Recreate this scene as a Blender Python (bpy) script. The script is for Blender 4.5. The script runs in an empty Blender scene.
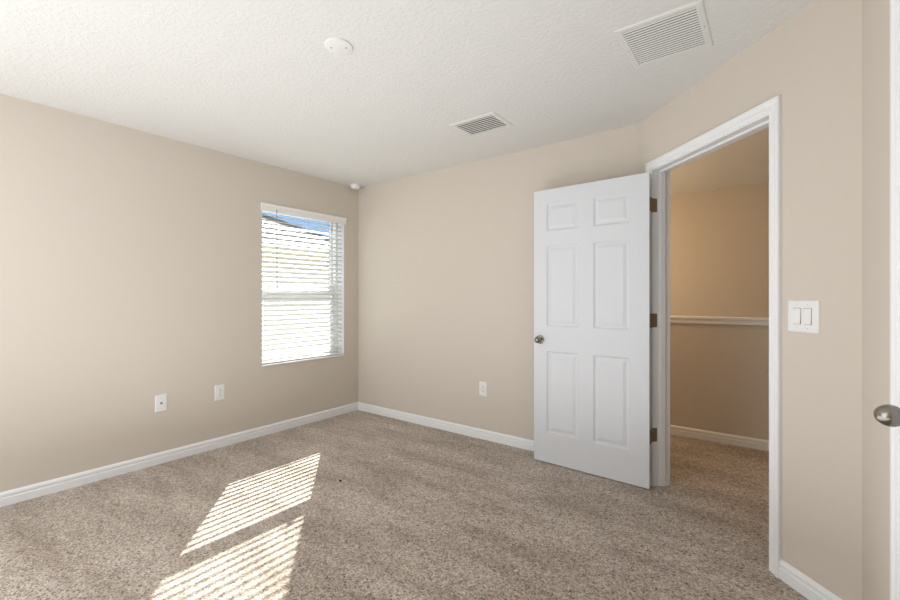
import bpy, bmesh, math, random
from mathutils import Vector, Matrix
random.seed(7)
SC = bpy.context.scene
COL = SC.collection
R2 = math.sqrt(2)

# ------------------------------------------------------------------ camera
CAMH = 1.235
cam_d = bpy.data.cameras.new('camera')
cam_d.sensor_fit = 'HORIZONTAL'
cam_d.sensor_width = 36.0
cam_d.lens = 427 / 900 * 36
cam_d.shift_y = -2.5 / 900
cam_d.clip_start = 0.02
cam = bpy.data.objects.new('camera', cam_d)
COL.objects.link(cam)
cam.location = (3.638, -3.156, CAMH)
cam.rotation_euler = (math.radians(90), 0, math.atan(321 / 427))
SC.camera = cam

# ------------------------------------------------------------------ world, sun, exposure
SC.view_settings.view_transform = 'Standard'
SC.view_settings.look = 'None'
SC.view_settings.gamma = 1.0
SC.view_settings.use_curve_mapping = False
SC.view_settings.exposure = 1.17

world = bpy.data.worlds.new('world')
SC.world = world
world.use_nodes = True
wn = world.node_tree
wn.nodes.clear()
wo = wn.nodes.new('ShaderNodeOutputWorld')
wb = wn.nodes.new('ShaderNodeBackground')
# clear blue low in the sky, brightened higher up, out of view, to add light
wtc = wn.nodes.new('ShaderNodeTexCoord')
wsep = wn.nodes.new('ShaderNodeSeparateXYZ')
wramp = wn.nodes.new('ShaderNodeValToRGB')
we = wramp.color_ramp.elements
for _ in range(3): we.new(0.5)
for k_, (p_, c_) in enumerate([(0.0, (0.25, 0.26, 0.25)), (0.02, (0.26, 0.36, 0.50)), (0.12, (0.19, 0.30, 0.46)), (0.32, (0.17, 0.29, 0.48)), (0.62, (0.58, 0.62, 0.68))]):
    we[k_].position = p_; we[k_].color = (*c_, 1)
wb.inputs['Strength'].default_value = 1.0
wn.links.new(wtc.outputs['Generated'], wsep.inputs[0])
wn.links.new(wsep.outputs['Z'], wramp.inputs[0])
wn.links.new(wramp.outputs[0], wb.inputs['Color'])
wn.links.new(wb.outputs[0], wo.inputs['Surface'])

def light(name, kind, loc, direction, energy, color=(1, 1, 1), size=None, size_y=None):
    d = bpy.data.lights.new(name, kind)
    d.energy = energy
    d.color = color
    if kind == 'AREA':
        d.shape = 'RECTANGLE' if size_y else 'SQUARE'
        d.size = size
        if size_y:
            d.size_y = size_y
    elif kind == 'SUN':
        d.angle = size
    elif size:
        d.shadow_soft_size = size
    o = bpy.data.objects.new(name, d)
    COL.objects.link(o)
    o.location = loc
    o.rotation_euler = Vector(direction).to_track_quat('-Z', 'Y').to_euler()
    return o

# sunlight travels (+1, -0.862) in plan, 32 degrees down: it draws the striped patch on the carpet
SUN_DIR = (1.0, -0.862, -0.829)
light('sun', 'SUN', (-6, 6, 8), SUN_DIR, 11.0, (1.0, 0.965, 0.925), math.radians(0.45))
# unseen area light added at the rear wall, standing in for daylight behind the camera
light('rear_fill', 'AREA', (1.4, -3.85, 1.3), (0.1, 1, -0.02), 23, (0.90, 0.95, 1.0), 3.2, 2.2)
# added unseen panel near the floor, lights the ceiling in place of bounced flash
light('ceiling_fill', 'AREA', (2.15, -2.5, 0.3), (-0.02, 0.06, 1), 14, (0.92, 0.96, 1.0), 2.6, 2.4)
# warm ceiling lamp of the hall, out of view
light('hall_lamp', 'POINT', (2.2, 0.75, 1.9), (0, 0, -1), 8.5, (1.0, 0.74, 0.48), 0.10)
light('stair_lamp', 'POINT', (1.6, 1.85, 1.7), (0, 0, -1), 9, (1.0, 0.70, 0.40), 0.10)

# ------------------------------------------------------------------ materials
def lin(c):
    return tuple(((v / 255) / 12.92 if v / 255 <= 0.04045 else ((v / 255 + 0.055) / 1.055) ** 2.4) for v in c) + (1,)

def mat(name, rgb, rough=0.6, metal=0.0, spec=0.4):
    m = bpy.data.materials.new(name)
    m.use_nodes = True
    b = m.node_tree.nodes['Principled BSDF']
    b.inputs['Base Color'].default_value = lin(rgb)
    b.inputs['Roughness'].default_value = rough
    b.inputs['Metallic'].default_value = metal
    b.inputs['Specular IOR Level'].default_value = spec
    return m

def nodes(m):
    return m.node_tree.nodes, m.node_tree.links, m.node_tree.nodes['Principled BSDF']

def add_noise_bump(m, scale, strength, dist, detail=3, rough=0.5, stretch=None):
    n, l, b = nodes(m)
    tc = n.new('ShaderNodeTexCoord')
    nz = n.new('ShaderNodeTexNoise')
    nz.inputs['Scale'].default_value = scale
    nz.inputs['Detail'].default_value = detail
    nz.inputs['Roughness'].default_value = rough
    bp = n.new('ShaderNodeBump')
    bp.inputs['Strength'].default_value = strength
    bp.inputs['Distance'].default_value = dist
    if stretch:
        mp = n.new('ShaderNodeMapping')
        mp.inputs['Scale'].default_value = stretch
        l.new(tc.outputs['Object'], mp.inputs[0]); l.new(mp.outputs[0], nz.inputs['Vector'])
    else:
        l.new(tc.outputs['Object'], nz.inputs['Vector'])
    l.new(nz.outputs['Fac'], bp.inputs['Height'])
    l.new(bp.outputs[0], b.inputs['Normal'])
    return nz, bp

M_wall = mat('wall_paint', (214, 204.5, 192), 0.75, 0, 0.25)
add_noise_bump(M_wall, 90, 0.12, 0.003, 2)
M_ceil = mat('ceiling_texture', (227, 226, 223), 0.9, 0, 0.15)
# knock-down texture: flattened blobs
def knockdown(m):
    n, l, b = nodes(m)
    tc = n.new('ShaderNodeTexCoord')
    nz = n.new('ShaderNodeTexNoise'); nz.inputs['Scale'].default_value = 48; nz.inputs['Detail'].default_value = 4
    rp = n.new('ShaderNodeValToRGB')
    rp.color_ramp.elements[0].position = 0.46; rp.color_ramp.elements[1].position = 0.56
    bp = n.new('ShaderNodeBump'); bp.inputs['Strength'].default_value = 0.34; bp.inputs['Distance'].default_value = 0.0035
    l.new(tc.outputs['Object'], nz.inputs['Vector']); l.new(nz.outputs['Fac'], rp.inputs[0])
    l.new(rp.outputs[0], bp.inputs['Height']); l.new(bp.outputs[0], b.inputs['Normal'])
knockdown(M_ceil)

M_trim = mat('trim_white', (241, 242, 243), 0.38, 0, 0.4)
M_door = mat('door_white', (221, 223, 227), 0.42, 0, 0.4)
add_noise_bump(M_door, 60, 0.10, 0.0015, 3, stretch=(14, 14, 0.7))
M_plastic = mat('white_plastic', (240, 240, 238), 0.35, 0, 0.5)
M_plate = mat('plate_white', (238, 238, 238), 0.3, 0, 0.5)
M_slot = mat('slot_dark', (45, 43, 42), 0.6)
M_nickel = mat('satin_nickel', (150, 145, 138), 0.24, 1.0)
M_hinge = mat('hinge_metal', (146, 130, 110), 0.5, 0.6)
M_brass = mat('jack_metal', (120, 118, 112), 0.35, 1.0)
M_screw = mat('screw_metal', (150, 150, 148), 0.4, 0.8)
M_vent = mat('vent_white', (226, 226, 222), 0.5)
M_ventdark = mat('vent_inside', (44, 45, 46), 0.9)
M_slat = mat('slat_white', (242, 241, 238), 0.5)
M_vinyl = mat('vinyl_white', (240, 242, 242), 0.4)
M_wand = mat('wand_grey', (150, 152, 150), 0.25)
M_cord = mat('cord_white', (225, 224, 218), 0.8)
M_lint = mat('lint_dark', (30, 34, 36), 0.9)
M_stucco = mat('stucco_cream', (228, 223, 212), 0.9)
add_noise_bump(M_stucco, 25, 0.3, 0.01, 4)
M_fascia = mat('fascia_cream', (214, 205, 178), 0.7)
M_grass = mat('ground_cover', (100, 104, 92), 0.95)
M_strip = mat('threshold_shadow', (90, 80, 70), 0.9)

# roof tile
M_tile = mat('roof_tile', (128, 122, 116), 0.85)
def tile_colour(m):
    n, l, b = nodes(m)
    tc = n.new('ShaderNodeTexCoord')
    nz = n.new('ShaderNodeTexNoise'); nz.inputs['Scale'].default_value = 3.5; nz.inputs['Detail'].default_value = 4
    rp = n.new('ShaderNodeValToRGB')
    rp.color_ramp.elements[0].position = 0.35; rp.color_ramp.elements[0].color = lin((108, 103, 99))
    rp.color_ramp.elements[1].position = 0.65; rp.color_ramp.elements[1].color = lin((146, 140, 134))
    l.new(tc.outputs['Object'], nz.inputs['Vector']); l.new(nz.outputs['Fac'], rp.inputs[0]); l.new(rp.outputs[0], b.inputs['Base Color'])
tile_colour(M_tile)

# carpet: twisted-pile speckle, soft vacuum marks, tufted bump
M_carpet = mat('carpet_frieze', (165, 148, 130), 1.0, 0, 0.05)
def carpet(m):
    n, l, b = nodes(m)
    tc = n.new('ShaderNodeTexCoord')
    def noise(scale, detail, rough=0.5, dist=0.0):
        z = n.new('ShaderNodeTexNoise')
        z.inputs['Scale'].default_value = scale; z.inputs['Detail'].default_value = detail
        z.inputs['Roughness'].default_value = rough; z.inputs['Distortion'].default_value = dist
        l.new(tc.outputs['Object'], z.inputs['Vector']); return z
    def ramp(src, stops):
        r = n.new('ShaderNodeValToRGB'); e = r.color_ramp.elements
        while len(e) < len(stops): e.new(0.5)
        for i, (p, c) in enumerate(stops):
            e[i].position = p; e[i].color = lin(c)
        l.new(src, r.inputs[0]); return r
    fine = noise(110, 4, 0.8, 0.8)
    wv = n.new('ShaderNodeMix'); wv.data_type = 'RGBA'; wv.blend_type = 'LINEAR_LIGHT'; wv.inputs[0].default_value = 0.012
    l.new(tc.outputs['Object'], wv.inputs[6]); l.new(fine.outputs['Color'], wv.inputs[7])
    tuft = n.new('ShaderNodeTexVoronoi'); tuft.inputs['Scale'].default_value = 165
    l.new(wv.outputs[2], tuft.inputs['Vector'])
    sp = n.new('ShaderNodeSeparateColor'); l.new(tuft.outputs['Color'], sp.inputs[0])
    r0 = ramp(sp.outputs[0], [(0.0, (104, 91, 80)), (0.12, (164, 148, 134)), (0.38, (224, 208, 192)), (0.80, (236, 222, 208)), (1.0, (255, 250, 242))])
    r1 = ramp(fine.outputs['Fac'], [(0.38, (180, 174, 168)), (0.50, (244, 243, 242)), (0.60, (255, 255, 255))])
    mid = noise(34, 3, 0.6)
    r2 = ramp(mid.outputs['Fac'], [(0.33, (226, 224, 222)), (0.62, (255, 255, 255))])
    # vacuum tracks and foot marks: pile leaning different ways
    mp = n.new('ShaderNodeMapping'); mp.inputs['Rotation'].default_value = (0, 0, math.radians(35)); mp.inputs['Scale'].default_value = (0.8, 2.6, 1)
    big = n.new('ShaderNodeTexNoise'); big.inputs['Scale'].default_value = 1.7; big.inputs['Detail'].default_value = 4; big.inputs['Roughness'].default_value = 0.65
    l.new(tc.outputs['Object'], mp.inputs[0]); l.new(mp.outputs[0], big.inputs['Vector'])
    r3 = ramp(big.outputs['Fac'], [(0.36, (216, 211, 206)), (0.62, (255, 255, 255))])
    def mul(a, c):
        x = n.new('ShaderNodeMix'); x.data_type = 'RGBA'; x.blend_type = 'MULTIPLY'; x.inputs[0].default_value = 1
        l.new(a, x.inputs[6]); l.new(c, x.inputs[7]); return x.outputs[2]
    l.new(mul(mul(mul(r0.outputs[0], r1.outputs[0]), r2.outputs[0]), r3.outputs[0]), b.inputs['Base Color'])
    vo = n.new('ShaderNodeTexVoronoi'); vo.inputs['Scale'].default_value = 100
    l.new(tc.outputs['Object'], vo.inputs['Vector'])
    ad = n.new('ShaderNodeMath'); ad.operation = 'SUBTRACT'
    l.new(fine.outputs['Fac'], ad.inputs[0]); l.new(vo.outputs['Distance'], ad.inputs[1])
    ad2 = n.new('ShaderNodeMath'); ad2.operation = 'ADD'
    l.new(ad.outputs[0], ad2.inputs[0]); l.new(mid.outputs['Fac'], ad2.inputs[1])
    bp = n.new('ShaderNodeBump'); bp.inputs['Strength'].default_value = 0.55; bp.inputs['Distance'].default_value = 0.007
    l.new(ad2.outputs[0], bp.inputs['Height']); l.new(bp.outputs[0], b.inputs['Normal'])
    b.inputs['Sheen Weight'].default_value = 0.25
carpet(M_carpet)

# window glass: clear, with a faint reflection
M_glass = bpy.data.materials.new('window_glass'); M_glass.use_nodes = True
gn = M_glass.node_tree; gn.nodes.clear()
go = gn.nodes.new('ShaderNodeOutputMaterial'); gm = gn.nodes.new('ShaderNodeMixShader')
gt = gn.nodes.new('ShaderNodeBsdfTransparent'); gt.inputs[0].default_value = (0.95, 0.97, 0.96, 1)
gg = gn.nodes.new('ShaderNodeBsdfGlossy'); gg.inputs['Roughness'].default_value = 0.02
gl = gn.nodes.new('ShaderNodeLayerWeight'); gl.inputs[0].default_value = 0.5
gp = gn.nodes.new('ShaderNodeMath'); gp.operation = 'POWER'; gp.inputs[1].default_value = 5
gf = gn.nodes.new('ShaderNodeMath'); gf.operation = 'MULTIPLY_ADD'; gf.inputs[1].default_value = 0.7; gf.inputs[2].default_value = 0.04
gn.links.new(gl.outputs['Facing'], gp.inputs[0]); gn.links.new(gp.outputs[0], gf.inputs[0])
gn.links.new(gf.outputs[0], gm.inputs[0]); gn.links.new(gt.outputs[0], gm.inputs[1])
gn.links.new(gg.outputs[0], gm.inputs[2]); gn.links.new(gm.outputs[0], go.inputs[0])

# ------------------------------------------------------------------ helpers
def obj(name, bm, m, parent=None, loc=None, smooth=False):
    bmesh.ops.recalc_face_normals(bm, faces=bm.faces)
    me = bpy.data.meshes.new(name)
    bm.to_mesh(me); bm.free()
    me.materials.append(m)
    if smooth:
        for p in me.polygons: p.use_smooth = True
        me.set_sharp_from_angle(angle=math.radians(35))
    o = bpy.data.objects.new(name, me)
    COL.objects.link(o)
    if parent: o.parent = parent
    if loc: o.location = loc
    return o

def tag(o, label, cat, group=None):
    o['label'] = label; o['category'] = cat
    if group: o['group'] = group
    return o

def struct(o, label=None):
    o['kind'] = 'structure'
    if label: o['label'] = label
    return o

def empty(name, loc=(0, 0, 0), rz=0):
    o = bpy.data.objects.new(name, None)
    COL.objects.link(o); o.location = loc; o.rotation_euler = (0, 0, rz); o.empty_display_size = 0.1
    return o

def box(bm, x0, x1, y0, y1, z0, z1, bev=0.0):
    r = bmesh.ops.create_cube(bm, size=1)
    for v in r['verts']:
        v.co = Vector(((x0 + x1) / 2 + v.co.x * (x1 - x0), (y0 + y1) / 2 + v.co.y * (y1 - y0), (z0 + z1) / 2 + v.co.z * (z1 - z0)))
    if bev:
        es = list({e for v in r['verts'] for e in v.link_edges})
        bmesh.ops.bevel(bm, geom=es, offset=bev, segments=2, profile=0.5, affect='EDGES')
    return bm

def newbox(*a, **k):
    return box(bmesh.new(), *a, **k)

def prism(bm, pts, z0, z1):
    lo = [bm.verts.new((p[0], p[1], z0)) for p in pts]
    hi = [bm.verts.new((p[0], p[1], z1)) for p in pts]
    bm.faces.new(lo[::-1]); bm.faces.new(hi)
    k = len(pts)
    for i in range(k):
        bm.faces.new((lo[i], lo[(i + 1) % k], hi[(i + 1) % k], hi[i]))

def lathe(bm, prof, axis='Z', seg=40, sx=1.0, sy=1.0, mtx=None):
    """prof: (radius, height) list, spun about Z then transformed."""
    rings = []
    for r, h in prof:
        if r < 1e-6:
            rings.append([bm.verts.new((0, 0, h))])
        else:
            rings.append([bm.verts.new((r * sx * math.cos(2 * math.pi * i / seg), r * sy * math.sin(2 * math.pi * i / seg), h)) for i in range(seg)])
    for a, b in zip(rings, rings[1:]):
        for i in range(seg):
            j = (i + 1) % seg
            if len(a) == 1 and len(b) > 1: bm.faces.new((a[0], b[i], b[j]))
            elif len(b) == 1 and len(a) > 1: bm.faces.new((a[i], a[j], b[0]))
            elif len(a) > 1: bm.faces.new((a[i], a[j], b[j], b[i]))
    if mtx:
        bmesh.ops.transform(bm, matrix=mtx, verts=[v for r in rings for v in r])
    return bm

def cyl(bm, p0, p1, r, seg=16):
    p0, p1 = Vector(p0), Vector(p1)
    d = p1 - p0
    m = Matrix.Translation(p0) @ d.to_track_quat('Z', 'Y').to_matrix().to_4x4()
    lathe(bm, [(0, 0), (r, 0), (r, d.length), (0, d.length)], seg=seg, mtx=m)

def sweep(bm, prof, frames):
    """prof: list of 2D points; frames: list of functions (u, v) -> Vector."""
    rows = [[bm.verts.new(f(u, v)) for u, v in prof] for f in frames]
    k = len(prof)
    for a, b in zip(rows, rows[1:]):
        for i in range(k):
            j = (i + 1) % k
            bm.faces.new((a[i], a[j], b[j], b[i]))
    bm.faces.new(rows[0][::-1]); bm.faces.new(rows[-1])

# wall: inner edge a->b, outer edge oa->ob, openings (s0, s1, z0, z1) measured along the inner edge
H = 2.44
def wall(name, a, b, oa, ob, openings=(), z0=0.0, z1=H, m=None, label=None):
    a, b, oa, ob = map(Vector, (a, b, oa, ob))
    L = (b - a).length; d = (b - a) / L
    nrm = Vector((-d.y, d.x))
    if (oa - a).dot(nrm) < 0: nrm = -nrm
    t = (oa - a).dot(nrm)
    def inn(s): return a + d * s
    def out(s):
        if s <= 0: return oa
        if s >= L: return ob
        return a + d * s + nrm * t
    bm = bmesh.new()
    s = 0.0
    for (s0, s1, za, zb) in sorted(openings):
        prism(bm, [inn(s), inn(s0), out(s0), out(s)], z0, z1)
        if za > z0: prism(bm, [inn(s0), inn(s1), out(s1), out(s0)], z0, za)
        if zb < z1: prism(bm, [inn(s0), inn(s1), out(s1), out(s0)], zb, z1)
        s = s1
    prism(bm, [inn(s), inn(L), out(L), out(s)], z0, z1)
    return struct(obj(name, bm, m or M_wall), label)

# ------------------------------------------------------------------ room shell
YR = -3.95                                 # rear wall
XR = 3.904                                 # right wall
T = 0.115
K = 2.9                                    # the angled wall is the line x + y = K
WY0, WY1, WZ0, WZ1 = -1.115, -0.195, 0.615, 2.074   # window opening
DJ0, DJ1, DH = 0.175, 1.035, 2.065         # angled-wall door opening along s
CY0, CY1 = -2.417, -1.637                  # closet door opening in the right wall

mit1 = (K + T * math.tan(math.radians(22.5)), T)
mit2 = (XR + T, -1.004 + T * math.tan(math.radians(22.5)))

wall('wall_left', (0, YR), (0, 0), (-0.2, YR), (-0.2, 0.2), [(WY0 - YR, WY1 - YR, WZ0, WZ1)], label='plain beige wall with the window')
wall('wall_back', (0, 0), (K, 0), (0, T), mit1, label='plain beige wall behind the open door')
wall('wall_angled', (K, 0), (XR, -1.004), mit1, mit2, [(DJ0 - 0.02, DJ1 + 0.02, 0, DH + 0.02)], label='angled beige wall with the doorway')
wall('wall_right', (XR, -1.004), (XR, YR), mit2, (XR + T, YR), [(-1.004 - CY1 - 0.02, -1.004 - CY0 + 0.02, 0, DH + 0.02)], label='beige wall at the right edge')
wall('wall_rear', (XR + T, YR), (-0.2, YR), (XR + T, YR - T), (-0.2, YR - T))

bm = bmesh.new()
prism(bm, [(0, YR), (XR, YR), (XR, -1.004), (K, 0), (0, 0)], H, H + 0.1)
struct(obj('ceiling', bm, M_ceil), 'white textured ceiling')
bm = bmesh.new()
prism(bm, [(-0.2, YR - T), (XR + 1.2, YR - T), (XR + 1.2, 1.25), (-0.2, 1.25)], -0.12, 0)
struct(obj('floor', bm, M_carpet), 'tan carpet')

# hall and stair well beyond the doorway
HY = 1.135                                 # hall face of the knee wall
SY = 2.44                                  # far wall of the stair well
wall('wall_hall_half', (0.4, HY), (5.1, HY), (0.4, HY + 0.115), (5.1, HY + 0.115), z0=0, z1=1.03, label='low beige half wall beyond the doorway')
wall('wall_stairwell', (0.4, SY), (5.1, SY), (0.4, SY + 0.1), (5.1, SY + 0.1), z0=-1.6, label='warm tan wall above the half wall')
wall('wall_hall_left', (0.4, T), (0.4, SY), (0.3, T), (0.3, SY), z0=-1.6)
wall('wall_hall_right', (5.1, -1.3), (5.1, SY), (5.2, -1.3), (5.2, SY), z0=-1.6)
wall('wall_hall_near', (4.019, -1.2), (5.1, -1.2), (4.019, -1.3), (5.1, -1.3), z0=0)
bm = bmesh.new()
prism(bm, [(0.4, T), mit1, mit2, (mit2[0], -1.2), (5.1, -1.2), (5.1, SY), (0.4, SY)], H, H + 0.1)
struct(obj('ceiling_hall', bm, M_ceil), 'ceiling of the hall')
struct(obj('floor_stairwell', newbox(0.4, 5.1, 1.25, SY, -1.7, -1.6), M_carpet))

# cap of the half wall
capb = bmesh.new()
box(capb, 0.4, 5.1, HY - 0.022, HY + 0.137, 1.045, 1.068, 0.005)
box(capb, 0.4, 5.1, HY - 0.014, HY, 1.008, 1.0455, 0.003)
struct(obj('trim_1', capb, M_trim), 'white cap rail on the half wall')

# ------------------------------------------------------------------ baseboards
BH = 0.083
BP = [(0, 0), (0.014, 0), (0.014, 0.046), (0.0105, 0.049), (0.0095, 0.055), (0.0125, 0.058), (0.0125, 0.067), (0.009, 0.076), (0.004, 0.0815), (0, BH)]
def baseboard(name, pts, label=None):
    """pts: (point, offset direction of unit thickness) at each end; mitred by the offset given."""
    bm = bmesh.new()
    fr = []
    for (px, py), (ox, oy) in pts:
        fr.append(lambda u, v, px=px, py=py, ox=ox, oy=oy: Vector((px + ox * u, py + oy * u, v)))
    sweep(bm, BP, fr)
    return struct(obj(name, bm, M_trim), label)
def on_s(s, p=0.0):          # point on the angled wall, p towards the room
    return (K + (s - p) / R2, (-s - p) / R2)
NA = (-1 / R2, -1 / R2)
tan = math.tan(math.radians(22.5))
baseboard('baseboard_left', [((0, YR), (1, 0)), ((0, 0), (1, -1))], 'white baseboard under the window')
baseboard('baseboard_back', [((0, 0), (1, -1)), ((K, 0), (-tan, -1))], 'white baseboard behind the open door')
baseboard('baseboard_angled', [(on_s(DJ1 + 0.062), NA), ((XR, -1.004), (-1, -tan))], 'white baseboard right of the doorway')
baseboard('baseboard_angled_short', [((K, 0), (-tan, -1)), (on_s(DJ0 - 0.062), NA)])
baseboard('baseboard_right', [((XR, -1.004), (-1, -tan)), ((XR, CY1 + 0.062), (-1, 0))])
baseboard('baseboard_right_rear', [((XR, CY0 - 0.062), (-1, 0)), ((XR, YR), (-1, 0))])
baseboard('baseboard_hall', [((0.4, HY), (0, -1)), ((5.1, HY), (0, -1))], 'white baseboard of the half wall')

# ------------------------------------------------------------------ window
win = struct(empty('window_1', (0, (WY0 + WY1) / 2, WZ0)), 'white sash window behind the blind')
def wpart(name, bm, m, parent=win, smooth=False):
    o = obj(name, bm, m, parent, smooth=smooth)
    o.data.transform(Matrix.Translation((0, -(WY0 + WY1) / 2, -WZ0)))
    return o
def ring(bm, x0, x1, y0, y1, z0, z1, w, wb_=None, wt=None, bev=0.003):
    wb_ = wb_ or w; wt = wt or w
    box(bm, x0, x1, y0, y0 + w, z0, z1, bev); box(bm, x0, x1, y1 - w, y1, z0, z1, bev)
    box(bm, x0, x1, y0 + w, y1 - w, z0, z0 + wb_, bev); box(bm, x0, x1, y0 + w, y1 - w, z1 - wt, z1, bev)
    return bm
wpart('window_frame', ring(bmesh.new(), -0.175, -0.095, WY0 + 0.004, WY1 - 0.004, WZ0 + 0.012, WZ1 - 0.002, 0.034, 0.04, 0.016), M_vinyl)
up = wpart('upper_sash', ring(bmesh.new(), -0.165, -0.14, WY0 + 0.04, WY1 - 0.04, 1.312, WZ1 - 0.018, 0.026, 0.042, 0.018), M_vinyl)
lo = wpart('lower_sash', ring(bmesh.new(), -0.138, -0.108, WY0 + 0.042, WY1 - 0.042, WZ0 + 0.045, 1.352, 0.036, 0.035, 0.082), M_vinyl)
g = obj('window_pane', newbox(-0.154, -0.151, WY0 + 0.06, WY1 - 0.06, 1.34, WZ1 - 0.030), M_glass, up); g.data.transform(Matrix.Translation((0, -(WY0 + WY1) / 2, -WZ0)))
g = obj('window_pane', newbox(-0.125, -0.122, WY0 + 0.08, WY1 - 0.08, WZ0 + 0.075, 1.28), M_glass, lo); g.data.transform(Matrix.Translation((0, -(WY0 + WY1) / 2, -WZ0)))
l2 = bmesh.new(); box(l2, -0.112, -0.085, -0.42, -0.385, 1.3515, 1.357, 0.002); box(l2, -0.106, -0.098, -0.412, -0.396, 1.3565, 1.360, 0.002)
l2o = obj('sash_lock', l2, M_vinyl, lo); l2o.data.transform(Matrix.Translation((0, -(WY0 + WY1) / 2, -WZ0)))
rv = bmesh.new()
box(rv, -0.1, 0.0, WY0, WY0 + 0.003, WZ0, WZ1); box(rv, -0.1, 0.0, WY1 - 0.006, WY1, WZ0, WZ1); box(rv, -0.1, 0.0, WY0, WY1, WZ1 - 0.006, WZ1)
wpart('window_reveal', rv, M_trim)
wpart('window_sill', newbox(-0.1, 0.012, WY0 + 0.001, WY1 - 0.001, WZ0 + 0.0005, WZ0 + 0.016, bev=0.004), M_trim)

# ------------------------------------------------------------------ blind
BX = -0.034
blind = tag(empty('window_blind', (BX, (WY0 + WY1) / 2, WZ1)), 'white horizontal slat blind hanging in the only window', 'blind')
YM = (WY0 + WY1) / 2
def bpart(name, bm, m, smooth=False, parent=blind):
    o = obj(name, bm, m, parent, smooth=smooth)
    o.data.transform(Matrix.Translation((-BX, -YM, -WZ1)))
    return o
bpart('headrail', newbox(BX - 0.028, BX + 0.024, WY0 + 0.008, WY1 - 0.008, WZ1 - 0.046, WZ1 - 0.008, bev=0.002), M_slat)
vb = bmesh.new()
VP = [(0.002, 2.012), (0.012, 2.010), (0.0145, 2.018), (0.0125, 2.026), (0.0125, 2.062), (0.016, 2.068), (0.0185, 2.078), (0.016, 2.084), (0.002, 2.084)]
sweep(vb, VP, [lambda u, v, y=y: Vector((u, y, v)) for y in (WY0 - 0.012, WY1 + 0.020)])
bpart('valance', vb, M_slat)
bpart('bottom_rail', newbox(BX - 0.024, BX + 0.024, WY0 + 0.010, WY1 - 0.010, WZ0 + 0.020, WZ0 + 0.034, bev=0.004), M_slat)
SW, SP, TILT = 0.046, 0.0447, math.radians(21)
def slat_mesh():
    bm = bmesh.new()
    prof = []
    n = 8
    for i in range(n + 1):
        t = i / n - 0.5
        prof.append((t * SW, 0.0022 * (1 - 4 * t * t) + 0.0011))
    for i in range(n, -1, -1):
        t = i / n - 0.5
        prof.append((t * SW, 0.0022 * (1 - 4 * t * t) - 0.0011))
    c, s = math.cos(TILT), math.sin(TILT)
    # room edge lower than window edge
    sweep(bm, prof, [lambda u, v, y=y: Vector((u * c + v * s, y, -u * s + v * c)) for y in (-0.448, 0.448)])
    return bm
slat0 = None
z = WZ0 + 0.038 + 0.034 - WZ1
zs = []
while z < -0.062:
    zs.append(z); z += SP
for z in zs:
    if slat0 is None:
        slat0 = obj('slat', slat_mesh(), M_slat, blind, smooth=True); o = slat0
    else:
        o = slat0.copy(); COL.objects.link(o); o.parent = blind
    o.location = (0, 0, z)
for y in (-0.30, 0.0, 0.30):
    for sx in (-0.0245, 0.0245):
        cb = bmesh.new(); cyl(cb, (sx, y, WZ0 + 0.03 - WZ1), (sx, y, -0.04), 0.0009, 6)
        obj('ladder_cord', cb, M_cord, blind)
wd = bmesh.new()
cyl(wd, (0.034 + 0.012, -0.979 - YM, -0.035), (0.034 + 0.018, -0.979 - YM, -0.76), 0.0042, 6)
wo_ = obj('tilt_wand', wd, M_wand, blind)
wh = bmesh.new(); cyl(wh, (0.030, -0.979 - YM, -0.030), (0.047, -0.979 - YM, -0.036), 0.0025, 8)
obj('wand_hook', wh, M_wand, wo_)

# ------------------------------------------------------------------ six-panel door leaf
def leaf_mesh(W, HT, TH, cols, rows):
    """W wide (local x), TH thick (local y, 0 = show face, +TH back), panels sunk in both faces."""
    bm = bmesh.new()
    xs = sorted({0, W, *[c for p in cols for c in p]}); zs_ = sorted({0, HT, *[r for p in rows for r in p]})
    for side in (0, 1):
        yb = 0 if side == 0 else TH
        sg = 1 if side == 0 else -1
        for i in range(len(xs) - 1):
            for j in range(len(zs_) - 1):
                x0, x1, z0, z1 = xs[i], xs[i + 1], zs_[j], zs_[j + 1]
                if any(abs(c[0] - x0) < 1e-6 for c in cols) and any(abs(r[0] - z0) < 1e-6 for r in rows):
                    steps = [(0, 0), (0.004, 0.0035), (0.010, 0.0075), (0.019, 0.0078), (0.024, 0.0070), (0.040, 0.0022), (0.043, 0.0018)]
                    prev = None
                    for ins, dep in steps:
                        y = yb + sg * dep
                        r = [bm.verts.new(c) for c in ((x0 + ins, y, z0 + ins), (x1 - ins, y, z0 + ins), (x1 - ins, y, z1 - ins), (x0 + ins, y, z1 - ins))]
                        if prev:
                            for k in range(4): bm.faces.new((prev[k], prev[(k + 1) % 4], r[(k + 1) % 4], r[k]))
                        prev = r
                    bm.faces.new(prev)
                else:
                    bm.faces.new([bm.verts.new(c) for c in ((x0, yb, z0), (x1, yb, z0), (x1, yb, z1), (x0, yb, z1))])
    for (x0, z0), (x1, z1) in (((0, 0), (W, 0)), ((W, 0), (W, HT)), ((W, HT), (0, HT)), ((0, HT), (0, 0))):
        bm.faces.new([bm.verts.new(c) for c in ((x0, 0, z0), (x1, 0, z1), (x1, TH, z1), (x0, TH, z0))])
    bmesh.ops.remove_doubles(bm, verts=bm.verts, dist=1e-5)
    return bm

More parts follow.
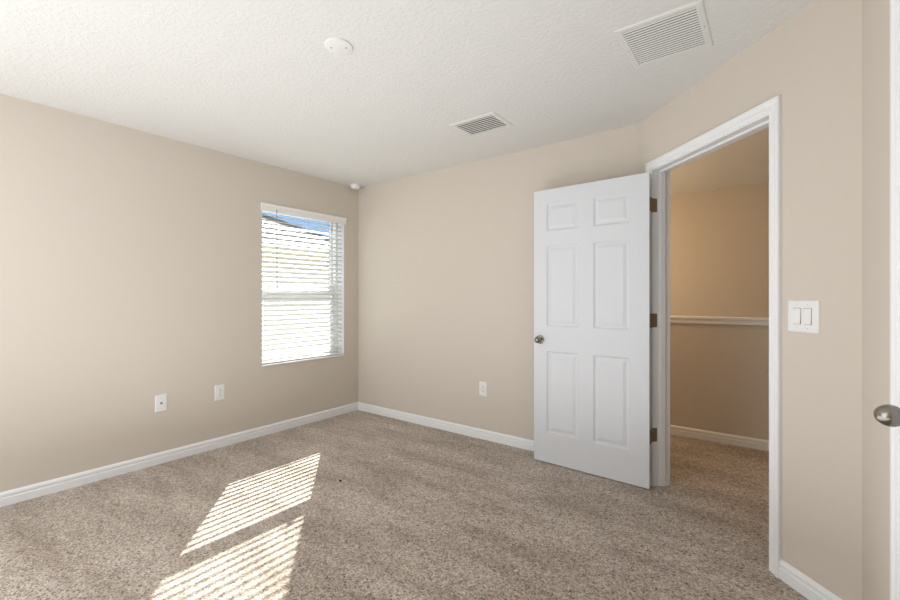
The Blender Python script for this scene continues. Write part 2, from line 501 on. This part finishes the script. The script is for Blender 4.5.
ROWS = [(0.222, 0.829), (1.013, 1.609), (1.720, 1.920)]
def knob_set(parent, x, z, ysign, y0):
    """knob on a leaf face; ysign -1 = out of the show face."""
    m = Matrix.Translation((x, y0, z)) @ Matrix.Rotation(math.radians(90) * (1 if ysign < 0 else -1), 4, 'X')
    bm = bmesh.new()
    lathe(bm, [(0, 0), (0.031, 0), (0.032, 0.002), (0.030, 0.006), (0.024, 0.009), (0.014, 0.010), (0.0125, 0.012), (0.0135, 0.015),
               (0.019, 0.019), (0.0235, 0.025), (0.0260, 0.033), (0.0262, 0.040), (0.0245, 0.047), (0.0210, 0.054), (0.0155, 0.0605), (0.009, 0.0645), (0.004, 0.0658), (0, 0.066)], mtx=m)
    return obj('door_knob', bm, M_nickel, parent, smooth=True)

# open bedroom door: hinge-side show-face corner and free-edge corner on the floor plan
hx, hy = 3.0155, -0.205
fx, fy = 2.198, -0.178
LW = math.hypot(hx - fx, hy - fy); LH = 2.029; LT = 0.035
door = struct(empty('door_1', (*on_s((DJ0 + DJ1) / 2), 0)), 'white six panel door standing open')
door.rotation_euler = (0, 0, 0)
dloc = Vector(door.location)
leaf = obj('door_leaf', leaf_mesh(LW, LH, LT, [(0.105, 0.347), (0.456, 0.697)], ROWS), M_door, door)
leaf['label'] = 'white six panel door leaf swung open'
leaf.location = Vector((fx, fy, 0.008)) - dloc
leaf.rotation_euler = (0, 0, math.atan2(hy - fy, hx - fx))
knob_set(leaf, 0.052, 0.912, -1, 0.0)
knob_set(leaf, 0.052, 0.912, 1, LT)
lp = bmesh.new(); box(lp, -0.0015, 0.001, 0.005, 0.030, 0.885, 0.942, 0.0004); box(lp, -0.010, 0, 0.011, 0.024, 0.905, 0.921, 0.002)
obj('latch_plate', lp, M_nickel, leaf)

# frame of the doorway (coordinates s, p, z baked; p > 0 into the room)
def SPZ(s, p, zz):
    return Vector((K + (s - p) / R2, (-s - p) / R2, zz)) - dloc
def sbox(bm, s0, s1, p0, p1, z0, z1, bev=0):
    r0 = len(bm.verts)
    b2 = newbox(s0, s1, p0, p1, z0, z1, bev=bev)
    me = bpy.data.meshes.new('tmp'); b2.to_mesh(me); b2.free()
    for v in me.vertices: v.co = SPZ(*v.co)
    bm.from_mesh(me); bpy.data.meshes.remove(me)
jb = bmesh.new()
sbox(jb, DJ0 - 0.018, DJ0, -T - 0.002, 0.002, 0.0, DH + 0.018)
sbox(jb, DJ1, DJ1 + 0.018, -T - 0.002, 0.002, 0.0, DH + 0.018)
sbox(jb, DJ0, DJ1, -T - 0.002, 0.002, DH, DH + 0.018)
obj('door_jamb', jb, M_trim, door)
sb = bmesh.new()
sbox(sb, DJ0, DJ0 + 0.012, -0.078, -0.042, 0.0, DH, 0.002)
sbox(sb, DJ1 - 0.012, DJ1, -0.078, -0.042, 0.0, DH, 0.002)
sbox(sb, DJ0 + 0.012, DJ1 - 0.012, -0.078, -0.042, DH - 0.012, DH, 0.002)
obj('door_stop', sb, M_trim, door)
CP = [(0, 0), (0, 0.0070), (0.003, 0.0090), (0.012, 0.0090), (0.014, 0.0125), (0.018, 0.0135), (0.030, 0.0110), (0.036, 0.0130), (0.040, 0.0175), (0.044, 0.0185), (0.054, 0.0185), (0.057, 0.0155), (0.057, 0)]
def casing(side, a, b, top, tr, p0):
    bm = bmesh.new()
    fr = [lambda u, v: tr(a - u, p0 + side * v, 0.0), lambda u, v: tr(a - u, p0 + side * v, top + u),
          lambda u, v: tr(b + u, p0 + side * v, top + u), lambda u, v: tr(b + u, p0 + side * v, 0.0)]
    sweep(bm, CP, fr)
    return bm
obj('door_casing', casing(1, DJ0 - 0.005, DJ1 + 0.005, DH + 0.005, SPZ, 0.0), M_trim, door)
obj('door_casing', casing(-1, DJ0 - 0.005, DJ1 + 0.005, DH + 0.005, SPZ, -T), M_trim, door)
# strike plate on the far jamb
st = bmesh.new()
sbox(st, DJ1 - 0.0015, DJ1 + 0.001, -0.036, -0.006, 0.88, 0.937, 0.0004)
sbox(st, DJ1 - 0.004, DJ1, -0.008, 0.004, 0.893, 0.925, 0.0008)
obj('strike_plate', st, M_nickel, door)
# hinges
pin_s, pin_p = DJ0 + 0.008, 0.024
for zc in (1.838, 1.085, 0.337):
    hb = bmesh.new()
    sbox(hb, DJ0, DJ0 + 0.0022, -0.025, 0.010, zc - 0.0445, zc + 0.0445, 0.0009)
    sbox(hb, DJ0 + 0.001, DJ0 + 0.0032, 0.004, pin_p, zc - 0.0445, zc + 0.0445, 0.0004)
    for k in range(5):
        z0 = zc - 0.0445 + k * 0.0178
        cyl(hb, SPZ(pin_s, pin_p, z0 + 0.0004), SPZ(pin_s, pin_p, z0 + 0.0174), 0.0062, 14)
    h = obj('hinge', hb, M_hinge, door, smooth=False)
    h['label'] = 'dark bronze hinge on white jamb'
    pb = bmesh.new()
    cyl(pb, SPZ(pin_s, pin_p, zc + 0.0435), SPZ(pin_s, pin_p, zc + 0.0500), 0.0045, 12)
    cyl(pb, SPZ(pin_s, pin_p, zc - 0.0500), SPZ(pin_s, pin_p, zc - 0.0435), 0.0045, 12)
    obj('hinge_pin', pb, M_hinge, h)
    for dz, dp in ((0.03, -0.012), (0.0, -0.018), (-0.03, -0.012)):
        s_ = bmesh.new(); cyl(s_, SPZ(DJ0 + 0.0018, dp, zc + dz), SPZ(DJ0 + 0.003, dp, zc + dz), 0.0035, 10)
        obj('hinge_screw', s_, M_hinge, h)
    # leaf-side plate on the hinge edge of the leaf
    q = newbox(LW - 0.0005, LW + 0.0018, 0.002, LT, zc - 0.0525, zc + 0.0365, bev=0.0006)
    obj('hinge_plate', q, M_hinge, leaf)

# ------------------------------------------------------------------ closet door, closed, at the right edge
cd = struct(empty('door_2', (XR, (CY0 + CY1) / 2, 0)), 'white closed door cut by the right edge of the photo')
cl = Vector(cd.location)
def CPZ(s, p, zz):      # s along y
    return Vector((XR - p, s, zz)) - cl
cleaf = obj('door_leaf', leaf_mesh(CY1 - CY0 - 0.006, 2.035, LT, [(0.105, 0.332), (0.441, 0.668)], ROWS), M_door, cd)
cleaf.location = Vector((XR - 0.001, CY1 - 0.003, 0.008)) - cl
cleaf.rotation_euler = (0, 0, -math.pi / 2)
kb = knob_set(cleaf, 0.070, 0.945, -1, 0.0)
jb = bmesh.new()
for (a0, a1, z0, z1) in ((CY0 - 0.018, CY0, 0, DH + 0.018), (CY1, CY1 + 0.018, 0, DH + 0.018), (CY0, CY1, DH, DH + 0.018)):
    box(jb, 0 - 0.002, T + 0.002, a0 - cl.y, a1 - cl.y, z0, z1)
obj('door_jamb', jb, M_trim, cd)
sb = bmesh.new()
for (a0, a1, z0, z1) in ((CY0, CY0 + 0.012, 0, DH), (CY1 - 0.012, CY1, 0, DH), (CY0 + 0.012, CY1 - 0.012, DH - 0.0105, DH)):
    box(sb, 0.042, 0.078, a0 - cl.y, a1 - cl.y, z0, z1)
obj('door_stop', sb, M_trim, cd)
obj('door_casing', casing(1, CY0 - 0.005, CY1 + 0.005, DH + 0.005, CPZ, 0.0), M_trim, cd)

# ------------------------------------------------------------------ wall plates
def plate_mesh(w, h, t=0.0055):
    """plate in local x (width), z (height); +y out of the wall; origin at centre."""
    bm = bmesh.new()
    st_ = [(0, 0), (0, 0.0025), (0.0025, 0.0045), (0.006, t)]
    prev = None
    for ins, y in st_:
        r = [bm.verts.new((sx * (w / 2 - ins), y, sz * (h / 2 - ins))) for sx, sz in ((-1, -1), (1, -1), (1, 1), (-1, 1))]
        if prev:
            for k in range(4): bm.faces.new((prev[k], prev[(k + 1) % 4], r[(k + 1) % 4], r[k]))
        else: bm.faces.new(r[::-1])
        prev = r
    bm.faces.new(prev)
    return bm
def screw(parent, x, z, y=0.0055, r=0.0032):
    bm = bmesh.new(); cyl(bm, (x, y - 0.0005, z), (x, y + 0.0008, z), r, 14)
    o = obj('screw', bm, M_plate, parent, smooth=False)
    sl = newbox(x - r * 0.85, x + r * 0.85, y + 0.0006, y + 0.0010, z - 0.0005, z + 0.0005)
    obj('screw_slot', sl, M_slot, o)
    return o
def face_lathe(bm, prof, x, y, z, sx=1, sy=1, seg=28):
    lathe(bm, prof, seg=seg, sx=sx, sy=sy, mtx=Matrix.Translation((x, y, z)) @ Matrix.Rotation(math.radians(-90), 4, 'X'))
def duplex(name, loc, rz, label, group=None):
    t = tag(empty(name, loc, rz), label, 'outlet', group)
    obj('cover_plate', plate_mesh(0.078, 0.125), M_plate, t)
    for zc in (0.0195, -0.0195):
        bm = bmesh.new()
        box(bm, -0.0165, 0.0165, 0.0045, 0.0085, zc - 0.0135, zc + 0.0135, 0.0035)
        rc = obj('receptacle', bm, M_plastic, t)
        s_ = bmesh.new()
        box(s_, -0.0078, -0.0056, 0.0080, 0.0088, zc - 0.0005, zc + 0.0085)
        box(s_, 0.0056, 0.0078, 0.0080, 0.0088, zc + 0.0005, zc + 0.0075)
        cyl(s_, (0, 0.0080, zc - 0.0065), (0, 0.0088, zc - 0.0065), 0.0026, 12)
        obj('socket_slot', s_, M_slot, rc)
    screw(t, 0, 0)
    return t
RZL = -math.pi / 2      # local +y -> +x  (left wall)
# left wall
duplex('power_outlet', (0.0, -1.482, 0.452), RZL, 'white double power outlet nearer the window on the left wall', 'power outlets')
cx_ = tag(empty('cable_jack', (0.0, -1.905, 0.448), RZL), 'white wall plate with one round jack, farther from the window', 'wall plate')
obj('cover_plate', plate_mesh(0.078, 0.125), M_plate, cx_)
bm = bmesh.new(); face_lathe(bm, [(0, 0), (0.0075, 0), (0.0075, 0.003), (0.0048, 0.003), (0.0048, 0.011), (0.0035, 0.011), (0.0035, 0.004), (0, 0.004)], 0, 0.0053, 0)
obj('coax_jack', bm, M_brass, cx_)
screw(cx_, 0, 0.042); screw(cx_, 0, -0.042)
# back wall (local +y -> -y)
duplex('power_outlet', (1.628, 0.0, 0.436), math.pi, 'white double power outlet on the wall left of the open door', 'power outlets')
# light switch beside the doorway
SWS = 1.1975
sw = tag(empty('light_switch', (*on_s(SWS), 1.157), math.radians(135)), 'white double rocker light switch right of the doorway', 'light switch')
obj('cover_plate', plate_mesh(0.136, 0.136, 0.0065), M_plate, sw)
for xc in (0.023, -0.023):
    fr_ = bmesh.new()
    ring_pts = (xc - 0.0175, xc + 0.0175, -0.0345, 0.0345)
    box(fr_, xc - 0.0172, xc + 0.0172, 0.005, 0.0068, -0.0340, 0.0340)
    d_ = obj('switch_gap', fr_, M_slot, sw)
    rb = bmesh.new()
    # rocker: two sloped faces meeting at the middle
    pr = [(0.0062, -0.0328), (0.0122, -0.0328), (0.0092, 0.0), (0.0075, 0.0328), (0.0062, 0.0328)]
    sweep(rb, pr, [lambda u, v, x=x: Vector((x, u, v)) for x in (xc - 0.0160, xc + 0.0160)])
    r_ = obj('rocker', rb, M_plastic, sw)
    screw(sw, xc, 0.050, 0.0065); screw(sw, xc, -0.050, 0.0065)

# ------------------------------------------------------------------ ceiling fittings
def vent(name, x0, x1, y0, y1, fl, n, drop, blade_w, tilt, label, cx0=None, group=None, dark_back=True):
    xc, yc = (x0 + x1) / 2, (y0 + y1) / 2
    t = tag(empty(name, (xc, yc, H)), label, 'vent', group)
    w, h = x1 - x0, y1 - y0
    bm = bmesh.new()
    # stepped flange
    P = [(0.0, 0.0), (0.002, -drop * 0.55), (0.008, -drop), (fl - 0.003, -drop), (fl, -drop * 0.75), (fl, 0.0)]
    prev = None
    for ins, zz in P:
        r = [bm.verts.new((sx * (w / 2 - ins), sy * (h / 2 - ins), zz)) for sx, sy in ((-1, -1), (1, -1), (1, 1), (-1, 1))]
        if prev:
            for k in range(4): bm.faces.new((prev[k], prev[(k + 1) % 4], r[(k + 1) % 4], r[k]))
        prev = r
    obj('flange', bm, M_vent, t)
    obj('duct', newbox(-w / 2 + fl, w / 2 - fl, -h / 2 + fl, h / 2 - fl, -0.0012, -0.0004), M_ventdark, t)
    inh = h - 2 * fl
    b0 = None
    for k in range(n):
        yy = -inh / 2 + (k + 0.5) * inh / n
        if b0 is None:
            bb = bmesh.new()
            c, s = math.cos(tilt), math.sin(tilt)
            sweep(bb, [(-blade_w / 2, -0.0005), (blade_w / 2, -0.0005), (blade_w / 2, 0.0005), (-blade_w / 2, 0.0005)],
                  [lambda u, v, x=x: Vector((x, u * c - v * s, u * s + v * c)) for x in (-w / 2 + fl, w / 2 - fl)])
            b0 = obj('louver', bb, M_vent, t); o = b0
        else:
            o = b0.copy(); COL.objects.link(o); o.parent = t
        o.location = (0, yy, -drop * 0.62)
    for sx in (-1, 1):
        s_ = bmesh.new(); cyl(s_, (sx * (w / 2 - fl / 2), 0, -drop - 0.001), (sx * (w / 2 - fl / 2), 0, -drop + 0.0005), 0.003, 10)
        obj('screw', s_, M_screw, t)
    return t
vent('supply_vent', 1.838, 2.200, -0.775, -0.495, 0.033, 8, 0.005, 0.0125, math.radians(0), 'small white ceiling vent with dark gaps, near the back wall')
vent('return_grille', 3.068, 3.419, -1.166, -0.770, 0.030, 17, 0.006, 0.0080, math.radians(-30), 'large white return air grille in the ceiling above the doorway')

cp = tag(empty('ceiling_box_cover', (1.983, -1.842, H)), 'flat round white blank cover with two screws on the ceiling', 'ceiling cover')
bm = bmesh.new(); lathe(bm, [(0, 0.0), (0.066, 0.0), (0.066, -0.004), (0.064, -0.0075), (0.060, -0.009), (0, -0.009)], seg=56)
obj('cover_disc', bm, mat('cover_white', (232, 231, 227), 0.6), cp, smooth=True)
for sx, sy in ((-0.028, -0.022), (0.028, 0.022)):
    s_ = bmesh.new(); cyl(s_, (sx, sy, -0.0105), (sx, sy, -0.0085), 0.004, 12); obj('screw', s_, M_screw, cp)

sd = tag(empty('smoke_detector', (0.075, -0.105, H)), 'small round white detector on the ceiling in the far corner', 'smoke detector')
bm = bmesh.new(); lathe(bm, [(0, 0), (0.058, 0), (0.058, -0.010), (0.053, -0.012), (0, -0.012)], seg=40); obj('mounting_base', bm, M_plastic, sd, smooth=True)
bm = bmesh.new(); lathe(bm, [(0, -0.012), (0.050, -0.012), (0.050, -0.028), (0.043, -0.038), (0.020, -0.042), (0, -0.042)], seg=40); obj('detector_body', bm, M_plastic, sd, smooth=True)

# small dark bit on the carpet
bm = bmesh.new()
bmesh.ops.create_icosphere(bm, subdivisions=2, radius=0.010)
for v in bm.verts:
    v.co.x *= 1.15 + random.uniform(-.15, .15); v.co.y *= 0.8 + random.uniform(-.15, .15); v.co.z = v.co.z * 0.55 + 0.006
tag(obj('lint_speck', bm, M_lint, loc=(1.327, -1.308, 0.0), smooth=True), 'tiny dark speck of lint lying on the carpet', 'lint')

# ------------------------------------------------------------------ outside: neighbouring house with a tiled hip roof
struct(obj('ground', newbox(-40, -0.21, -30, 40, -3.2, -3.1), M_grass), 'lawn between the houses')
house = tag(empty('neighbouring_house', (-9, -1, -3.1)), 'cream neighbouring house with a grey tiled roof seen through the blind', 'house')
hl = Vector(house.location)
EX, EY, EZ, SL = -5.0, 4.75, 2.35, 0.5
def hobj(name, bm, m, parent=house):
    o = obj(name, bm, m, parent)
    if parent is house: o.data.transform(Matrix.Translation(-hl))
    return o
hobj('wall', newbox(EX - 7.6, EX - 0.4, -9.6, EY - 0.4, -3.1, EZ), M_stucco)
fb = bmesh.new()
box(fb, EX - 8.0, EX, -10, EY, EZ - 0.16, EZ + 0.035)
hobj('fascia', fb, M_fascia)
rb = bmesh.new()
# +X slope as wavy overlapping courses, clipped by the hip line
def roof_slope(bm, to_world, run, length_at):
    nc = int(run / 0.33)
    for c in range(nc):
        a0, a1 = c * 0.33, (c + 1) * 0.33 + 0.04
        l0, l1 = length_at(c * 0.33), length_at((c + 1) * 0.33)
        n = max(4, int((l0[1] - l0[0]) / 0.075))
        r0, r1 = [], []
        for i in range(n + 1):
            t0 = l0[0] + (l0[1] - l0[0]) * i / n
            t1 = max(l1[0], min(l1[1], t0))
            w0 = 0.018 * abs(math.sin(math.pi * t0 / 0.30)); w1 = 0.018 * abs(math.sin(math.pi * t1 / 0.30))
            r0.append(bm.verts.new(to_world(a0, t0, 0.05 + w0))); r1.append(bm.verts.new(to_world(a1, t1, 0.015 + w1)))
        lowr = [bm.verts.new(v.co - Vector((0, 0, 0.05))) for v in r0]
        for i in range(n):
            bm.faces.new((r0[i], r0[i + 1], r1[i + 1], r1[i])); bm.faces.new((lowr[i], lowr[i + 1], r0[i + 1], r0[i]))
RUN = 4.0
roof_slope(rb, lambda a, t, h: Vector((EX - a, t, EZ + SL * a + h)), RUN, lambda a: (-10 + a, EY - a))
hobj('roof_slope', rb, M_tile)
rb = bmesh.new()
roof_slope(rb, lambda a, t, h: Vector((t, EY - a, EZ + SL * a + h)), RUN, lambda a: (EX - 8 + a, EX - a))
hobj('roof_slope', rb, M_tile)
rb = bmesh.new()
roof_slope(rb, lambda a, t, h: Vector((EX - 8 + a, t, EZ + SL * a + h)), RUN, lambda a: (-10 + a, EY - a))
hobj('roof_slope', rb, M_tile)
rb = bmesh.new()
for i in range(14):
    a = i * 0.30
    cyl(rb, (EX - a, EY - a, EZ + SL * a + 0.06), (EX - a - 0.33, EY - a - 0.33, EZ + SL * (a + 0.33) + 0.05), 0.05, 10)
hobj('ridge_tile', rb, M_tile)
